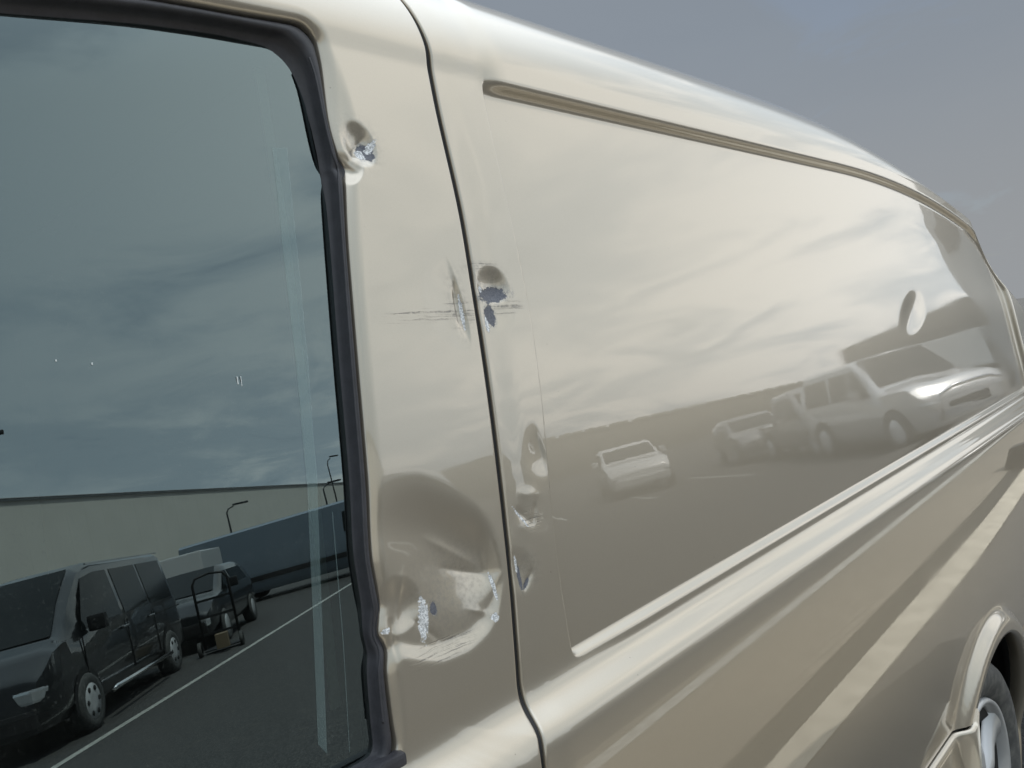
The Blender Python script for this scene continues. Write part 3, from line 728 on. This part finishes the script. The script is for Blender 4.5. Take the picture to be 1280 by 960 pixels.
    if lamps:
        zt_ = top(hi - .1)
        for s in (-1, 1):
            link('headlamp', bevelled(boxes('headlamp', [(hi - .14, s * W * .36, zt_ - .22, .24, W * .20, .15, s * -.35)]), .03, 2), LAMPG, o)
        link('grille', bevelled(boxes('grille', [(hi - .02, 0, zt_ - .30, .05, W * .46, .16)]), .01, 1), BLACK, o)
        link('bumper', bevelled(boxes('bumper', [(hi - .08, 0, .42, .22, W * .86, .24)]), .05, 2), paint if paint is not NAVY else BLACK, o)
    for s in (-1, 1):
        if screen: link('door_mirror', bevelled(boxes('door_mirror', [(screen[0] + .55 if False else (screen[0] + screen[1]) / 2 - .15, s * (W / 2 + .10), belt + .10, .12, .20, .20)]), .04, 2), BLACK if paint is NAVY else paint, o)
    return o
HD = math.atan2(.82, -.57)
# dark panel van right opposite; its right flank faces the champagne van
hx, hy = -.57, .82
fw = Vector((2.50, -9.35)); c0 = fw - Vector((hx, hy)) * 1.72 - Vector((hy, -hx)) * .99
dv = vehicle('panel_van', 'van', 'black panel van with silver wheel covers parked nose out, reflected in the door window', 5.3, 1.98,
        [(-2.55, 1.55), (-2.5, 1.93), (-2.2, 2.02), (.6, 2.03), (1.05, 1.96), (1.95, 1.22), (2.35, 1.10), (2.62, .86), (2.68, .55)], NAVY, c0, math.atan2(hy, hx), 1.12, (-1.58, 1.72), .34,
        [(.15, 1.55, .10, .90, .15, 1.02), (-1.0, .02, .10, .9, -1.0, .02), (-2.2, -1.1, .10, .9, -2.2, -1.1)], (1.02, 1.98), cap='holes')
link('side_bar', tube('side_bar', [(-1.1, -1.06, .33), (-1.05, -1.10, .36), (1.2, -1.10, .36), (1.25, -1.06, .33)], .032, 10), CHROME, dv)
link('roof_channel', boxes('roof_channel', [(-.8, -.84, 2.0, 3.0, .02, .02)]), GREYP, dv)
for xx_ in (.10, -1.05, 1.62):
    link('door_seam', boxes('door_seam', [(xx_, -.995, .78, .012, .012, .66)]), BLACK, dv)
for xx_ in (.22, -.92):
    link('door_handle', bevelled(boxes('door_handle', [(xx_, -1.005, 1.02, .20, .03, .035)]), .008, 1), GREYP, dv)
link('sliding_rail', boxes('sliding_rail', [(-1.75, -.998, 1.02, 1.25, .014, .022)]), BLACK, dv)
link('fog_lamp', bevelled(boxes('fog_lamp', [(2.60, -.70, .40, .06, .18, .09)]), .02, 1), LAMPG, dv)
# second dark car standing behind the black van
c1 = c0 + Vector((-hx, -hy)) * 5.6 + Vector((hy, -hx)) * .35
vehicle('parked_car', 'car', 'dark estate car parked directly behind the black panel van', 4.5, 1.8,
        [(-2.2, 1.0), (-2.1, 1.35), (-1.5, 1.50), (.2, 1.50), (1.15, 1.02), (1.9, .92), (2.2, .70), (2.25, .5)], NAVY, c1, math.atan2(hy, hx), .98, (-1.35, 1.4), .32,
        [(-1.6, -.1, .12, .85, -1.4, -.1), (0, .95, .12, .85, 0, .3)], (.22, 1.12))
# long blue-grey high van broadside behind the yard lane
a_ = Vector((9.8, -24.5)); b_ = Vector((14.6, -18.6)); hb = (b_ - a_).normalized(); cb = (a_ + b_) / 2
bv = vehicle('delivery_van', 'van', 'long blue-grey high-roofed delivery van standing broadside below the warehouse', 7.4, 2.0,
        [(-3.75, 2.2), (-3.7, 2.38), (1.9, 2.42), (2.45, 2.32), (3.3, 1.30), (3.85, 1.12), (4.0, .8), (4.05, .5)], BLUEG, cb, math.atan2(hb.y, hb.x), 1.35, (-2.3, 2.7), .36,
        [(1.55, 2.75, .08, .72, 1.6, 2.25)], (2.48, 3.28), roofin=.12)
for q in (-1.01, 1.01): link('rub_strip', boxes('rub_strip', [(-.9, q, .72, 5.2, .03, .16)]), BLACK, bv)
for k in range(4): link('panel_rib', boxes('panel_rib', [(-.9, -1.0, 1.15 + .22 * k, 5.0, .02, .025)]), BLUEG, bv)
# white box trailer end visible between the dark vehicles
tb = empty('box_trailer', (7.6, -19.6, 0), HD); tag(tb, 'small white box trailer standing between the black van and the long blue-grey van', 'trailer')
link('box', bevelled(boxes('box', [(0, 0, 1.25, 2.2, 1.5, 1.5)]), .04, 2), WHITE, tb)
link('drawbar', boxes('drawbar', [(1.6, 0, .42, 1.1, .10, .10)]), BLACK, tb)
for s in (-1, 1):
    wo = link('wheel', wheel_mesh(.30, .18), TYRE, tb); wo.location = (0, s * .82, .30); wo.rotation_euler.z = 0 if s < 0 else math.pi
# upright hand trolley with a carton
ht = empty('hand_trolley', (5.35, -12.55, 0), .5); tag(ht, 'dark upright hand trolley with a small brown carton beside the white line', 'trolley')
for s in (-1, 1):
    link('frame_tube', tube('frame_tube', [(s * .28, 0, .1), (s * .28, 0, 1.25), (s * .22, 0, 1.36), (s * .0, 0, 1.40)], .022, 8), BLACK, ht)
    wo = link('wheel', wheel_mesh(.13, .06), TYRE, ht); wo.location = (s * .33, .05, .13); wo.rotation_euler.z = math.pi / 2
for k in range(3): link('cross_bar', boxes('cross_bar', [(0, 0, .35 + .3 * k, .56, .02, .04)]), BLACK, ht)
link('toe_plate', boxes('toe_plate', [(0, -.16, .06, .6, .34, .02)]), BLACK, ht)
CARTON = simple('brown_carton', (.20, .155, .10), .8)
ct = link('carton', bevelled(boxes('carton', [(5.28, -12.38, .20, .20, .18, .26, .5)]), .008, 1), CARTON); tag(ct, 'small brown carton standing on the toe plate of the hand trolley', 'carton')

# row of cars reflected in the long side panel
def toward(hx_, hy_): return math.atan2(hy_, hx_)
vehicle('parked_car', 'car', 'white estate car facing the champagne van, leftmost of the row mirrored in the side panel', 4.5, 1.85,
        [(-2.2, 1.0), (-2.1, 1.38), (-1.5, 1.50), (.1, 1.50), (1.05, 1.04), (1.95, .94), (2.2, .70), (2.25, .5)], WHITE, (18.9, -13.9), toward(-.72, .69), 1.0, (-1.35, 1.4), .32,
        [(-1.7, -.2, .12, .85, -1.5, -.2), (-.1, .9, .12, .85, -.1, .2)], (.30, .96), group=None)
vehicle('parked_car', 'car', 'low grey hatchback parked between the white estate and the dark pickup', 4.1, 1.75,
        [(-2.0, .95), (-1.9, 1.3), (-1.3, 1.42), (.1, 1.42), (1.0, .98), (1.8, .86), (2.0, .66), (2.05, .5)], GREYP, (22.3, -11.6), toward(-.75, .66), .95, (-1.25, 1.3), .31,
        [(-1.4, -.2, .12, .85, -1.2, -.2), (-.1, .85, .12, .85, -.1, .2)], (.30, .92), rear=None)
vehicle('pickup_truck', 'pickup', 'dark grey pickup parked left of the tall silver off-roader', 5.1, 1.9,
        [(-2.5, 1.0), (-.9, 1.02), (-.75, 1.70), (.5, 1.76), (1.2, 1.16), (2.2, 1.08), (2.45, .85), (2.5, .6)], GREYP, (19.2, -7.9), toward(-.70, .71), 1.05, (-1.5, 1.65), .38,
        [(-.7, .9, .12, .85, -.6, .55)], (.66, 1.10))
sv_ = vehicle('off_roader', 'off-roader', 'tall silver off-roader with a bright bonnet and dark windows, nearest of the mirrored row', 4.9, 1.95,
        [(-2.4, 1.2), (-2.3, 1.75), (-1.9, 1.92), (.35, 1.94), (1.05, 1.28), (2.1, 1.18), (2.35, .95), (2.42, .6)], SILVER, (16.6, -5.15), toward(-.66, .75), 1.15, (-1.45, 1.5), .40,
        [(-2.0, -.85, .10, .85, -1.9, -.85), (-.7, .12, .10, .85, -.7, .12), (.2, .9, .10, .85, .2, .45)], (.38, 1.0))
link('bull_bar', tube('bull_bar', [(2.5, -.7, .45), (2.55, -.7, .95), (2.58, -.4, 1.05), (2.58, .4, 1.05), (2.55, .7, .95), (2.5, .7, .45)], .035, 8), CHROME, sv_)
bt = empty('box_truck', (30.5, -6.6, 0), toward(-.3, .95)); bt.scale = (.72, .9, .85); tag(bt, 'white box truck in front of the dark gabled shed', 'truck')
link('cargo_box', bevelled(boxes('cargo_box', [(-.6, 0, 1.95, 4.0, 2.2, 1.5)]), .05, 2), WHITE, bt)
link('cab', bevelled(boxes('cab', [(2.25, 0, 1.35, 1.5, 2.0, 1.5)]), .18, 3), GREYP, bt)
link('chassis', boxes('chassis', [(0, 0, .85, 5.6, 1.2, .5)]), BLACK, bt)
for wx in (-1.8, 2.1):
    for s in (-1, 1):
        wo = link('wheel', wheel_mesh(.42, .28), TYRE, bt); wo.location = (wx, s * .95, .42); wo.rotation_euler.z = 0 if s < 0 else math.pi
# buildings
def shed(name, a, b, depth, h, m, label, gable=0., cat='building'):
    a, b = Vector(a), Vector(b); d_ = (b - a); Ln = d_.length; u = d_.normalized(); o = empty(name, (a.x, a.y, 0), math.atan2(u.y, u.x)); tag(o, label, cat)
    V = [(0, 0, 0), (Ln, 0, 0), (Ln, 0, h), (0, 0, h), (0, -depth, 0), (Ln, -depth, 0), (Ln, -depth, h), (0, -depth, h)]
    V = [(x, y, z) for x, y, z in V]
    link('walls', mesh('walls', V, [(0, 1, 2, 3), (1, 5, 6, 2), (5, 4, 7, 6), (4, 0, 3, 7)], False), m, o)
    V = [(-.2, .2, h), (Ln + .2, .2, h), (Ln + .2, -depth / 2, h + gable + .1), (-.2, -depth / 2, h + gable + .1), (Ln + .2, -depth - .2, h), (-.2, -depth - .2, h)]
    link('roof', mesh('roof', V, [(0, 1, 2, 3), (3, 2, 4, 5)], False), WALLR, o)
    return o, Ln
DSHED = simple('dark_timber_cladding', (.085, .08, .07), .8, var=.2, scale=3)
PSHED = simple('pale_grey_render', (.36, .37, .38), .8, var=.06, scale=1)
HEDGE = simple('dull_sheet_cladding', (.17, .165, .14), .8, var=.2, scale=.6)
wh, Ln = shed('warehouse', (-30, -18.8), (100, -143), 60, 10.2, WALLC, 'huge cream clad warehouse closing the yard behind the vans, mirrored in the window')
rm_ = boxes('cladding_rib', [(0, .004, 5.1, .05, .006, 10.1)]); rm_.materials.append(WALLC)
for k in range(1, int(Ln / 2.4)): link('cladding_rib', rm_, WALLC, wh).location.x = k * 2.4
link('coping', boxes('coping', [(Ln / 2, .06, 10.15, Ln, .16, .22)]), WALLR, wh)
s1, L1 = shed('workshop', (57.5, -22.0), (33.5, -3.9), 9, 4.2, DSHED, 'dark shed with a low gabled roof at the rear end of the yard', .8)
for k in range(4): link('window', boxes('window', [(4 + k * 6.0, .03, 2.2, 2.0, .06, 1.2)]), DGLASS, s1)
s2, L2 = shed('office_block', (25.9, -1.2), (26.9, -5.0), -9, 8.2, PSHED, 'pale grey rendered block standing tall beside the dark gabled shed')
for k in range(2): link('window', boxes('window', [(1.2 + k * 1.7, -.03, 5.5, .9, .06, 1.3)]), DGLASS, s2)
s3, L3 = shed('storage_hall', (48, -46), (122, -50), 12, 3.75, HEDGE, 'long low storage hall drawing the flat skyline above the mirrored cars')
for k in range(int(L3 / 4)): link('parapet', boxes('parapet', [(k * 4.0 + 1.8, .02, 3.85, 3.4, .12, .25)]), HEDGE, s3)
# lamp posts
POST = simple('dark_lamp_post', (.05, .055, .06), .5, .4)
def lamp_post(x, y, h, ang, lab, parts=True):
    o = empty('street_lamp', (x, y, 0), ang); tag(o, lab, 'street lamp', 'lamp posts in the yard')
    link('pole', tube('pole', [(0, 0, 0), (0, 0, h * .94), (.15, 0, h * .985), (.55, 0, h * 1.01)], [.08, .05, .045, .04], 8), POST, o)
    link('lamp_head', bevelled(boxes('lamp_head', [(1.05, 0, h * 1.03, 1.0, .26, .12)]), .03, 2), POST, o)
def onray(p, az, r): return p + r * math.sin(R(az)), -r * math.cos(R(az))
x_, y_ = onray(.3, 24.0, 50); lamp_post(x_, y_, 4.95, -.15, 'slim lamp post rising just above the tail of the long blue-grey van')
x_, y_ = onray(.42, 30.6, 52); lamp_post(x_, y_, 4.9, -.15, 'lamp post above the cab of the long blue-grey van')
x_, y_ = onray(.45, 31.3, 70); lamp_post(x_, y_, 8.4, -.3, 'tallest thin lamp post in front of the warehouse, above the blue-grey cab')
x_, y_ = onray(.1, 9.0, 26); lamp_post(x_, y_, 7.2, .2, 'floodlight post at the left edge of the window, nearest to the black van')
# low bollard at the end of the drain
bo = link('bollard', bevelled(boxes('bollard', [(8.6, -1.25, .15, .22, .20, .30)]), .02, 2), BLACK); tag(bo, 'squat black bollard standing on the drain channel behind the van', 'bollard')
